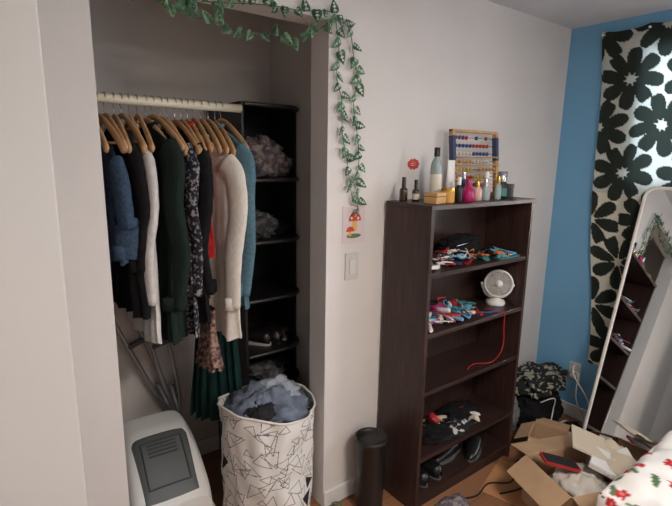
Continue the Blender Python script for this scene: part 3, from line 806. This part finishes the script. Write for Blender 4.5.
cloth('leaf_print_throw',(2.66,-.17,.295),(.20,.12,.06),heapm,41,.20,amp=.4,freq=2.8)
cloth('black_backpack',(2.63,-.18,.12),(.20,.13,.13),blackc,43,.0,amp=.2,freq=2.)
bagp=M('clear_plastic_bag',(96,100,102),.2,(136,140,142),14,bump=.5)
cloth('plastic_bag',(2.36,-.13,.14),(.08,.08,.15),bagp,47,.0,amp=.25,freq=3.)
cloth('dark_floor_clothes',(2.60,-.42,.05),(.10,.07,.07),blackc,49,.0,amp=.3,freq=3.)
o=B('wall_outlet'); o.box(RX-.007,RX,-.30,-.225,.25,.365,pl); o.box(RX-.03,RX-.007,-.28,-.245,.275,.31,wcap); o.done(bevel=.003)
wc=M('white_cable',(222,218,212),.5); bk=M('black_cable',(20,20,20),.5)
b=B('white_power_cable')
b.tube(spline([(RX-.03,-.262,.29),(2.82,-.33,.34),(2.80,-.34,.2),(2.84,-.38,.06),(2.78,-.42,.006),(2.70,-.50,.006),(2.62,-.52,.006)],8),.004,wc,8); b.done()
b=B('white_power_cable')
b.tube(spline([(RX-.03,-.25,.30),(2.80,-.31,.40),(2.74,-.34,.36),(2.76,-.44,.2),(2.70,-.46,.02),(2.60,-.54,.006),(2.50,-.50,.006)],8),.004,wc,8); b.done()
b=B('white_power_cable')
b.tube(spline([(2.52,-.27,.22),(2.56,-.33,.26),(2.60,-.31,.16),(2.54,-.34,.08),(2.66,-.36,.10),(2.74,-.38,.04),(2.66,-.47,.006)],8),.0035,wc,8); b.done()
b=B('black_power_cable')
b.tube(spline([(1.70,-.34,.005),(1.80,-.38,.005),(1.92,-.36,.005),(2.02,-.42,.005),(2.14,-.38,.005),(2.22,-.34,.005),(2.20,-.42,.005),(2.05,-.48,.005),(1.9,-.44,.005)],8),.0045,bk,8); b.done()
b=B('kraft_paper_sheet'); b.box(-.16,.16,-.11,.11,.0,.003,M('orange_kraft',(196,140,94),.8),TR(2.03,-.42,.001,.3)); b.done()
b=B('folded_towel'); b.blob((1.58,-.40,.04),(.10,.06,.05),pileA,61,.25,2.4,36,24,.0); b.done()

# ------------------------------------------------------------ window daylight, plus unseen sources added as fill
lampm=M('added_lamp_glass',(255,244,226),.4,emit=2.5)  # glow of an unseen ceiling fixture, added to light the room
LMX,LMY=1.05,-1.9
o=B('added_ceiling_lamp'); o.lathe([(.15,0),(.17,-.01),(.165,-.05),(.12,-.085),(.05,-.10),(.001,-.102)],(LMX,LMY,H),lampm,40,caps=False); o.lathe([(.18,-.012),(.18,0)],(LMX,LMY,H),brass,40); o.done()
def area(name,loc,rot,sx,sy,p,col):
    l=bpy.data.lights.new(name,'AREA'); l.shape='RECTANGLE'; l.size=sx; l.size_y=sy; l.energy=p; l.color=col
    ob=bpy.data.objects.new(name,l); ob.location=loc; ob.rotation_euler=rot; sc.collection.objects.link(ob); return ob
area('added_ceiling_fill',(LMX,LMY,H-.115),(0,0,0),.5,.5,38,(1,.92,.85))  # added room light below the unseen fixture
area('added_hallway_fill',(-1.25,-.9,H-.1),(0,0,0),.4,.4,10,(1,.95,.9))  # no lamp known here; added to brighten the front wall and closet
area('window_daylight',(RX+.35,(WY0+WY1)/2,(WZ0+WZ1)/2+.1),(0,radians(90),0),.95,1.2,58,(.66,.82,1))
area('added_side_fill',(RX+.30,(VY0+VY1)/2,(VZ0+VZ1)/2+.05),(0,radians(90),0),1.1,1.0,58,(.88,.94,1))  # added side light through the unseen second window
wd=bpy.data.worlds.new('sky'); wd.use_nodes=True; sc.world=wd
nt=wd.node_tree; bg=nt.nodes['Background']; sky=nt.nodes.new('ShaderNodeTexSky'); sky.sky_type='HOSEK_WILKIE'; sky.sun_direction=(.2,.5,.8)
nt.links.new(sky.outputs[0],bg.inputs[0]); bg.inputs[1].default_value=.8

# ------------------------------------------------------------ camera (calibrated from the photo's vanishing points)
f=475.0
Xc=Vector((641,-86,f)).normalized(); Dn=Vector((-44,2350,f)).normalized()
Dn=(Dn-Xc*Dn.dot(Xc)).normalized(); Yc=Dn.cross(Xc).normalized()
if Yc.z<0: Yc=-Yc
right=Vector((Xc.x,Yc.x,-Dn.x)); up=-Vector((Xc.y,Yc.y,-Dn.y)); back=-Vector((Xc.z,Yc.z,-Dn.z))
R=Matrix((right,up,back)).transposed().to_4x4()
cam=bpy.data.cameras.new('camera'); cam.sensor_width=36; cam.lens=f/672*36; cam.clip_start=.02
co=bpy.data.objects.new('camera',cam); co.matrix_world=Matrix.Translation((0,-1.58,1.62))@R
sc.collection.objects.link(co); sc.camera=co
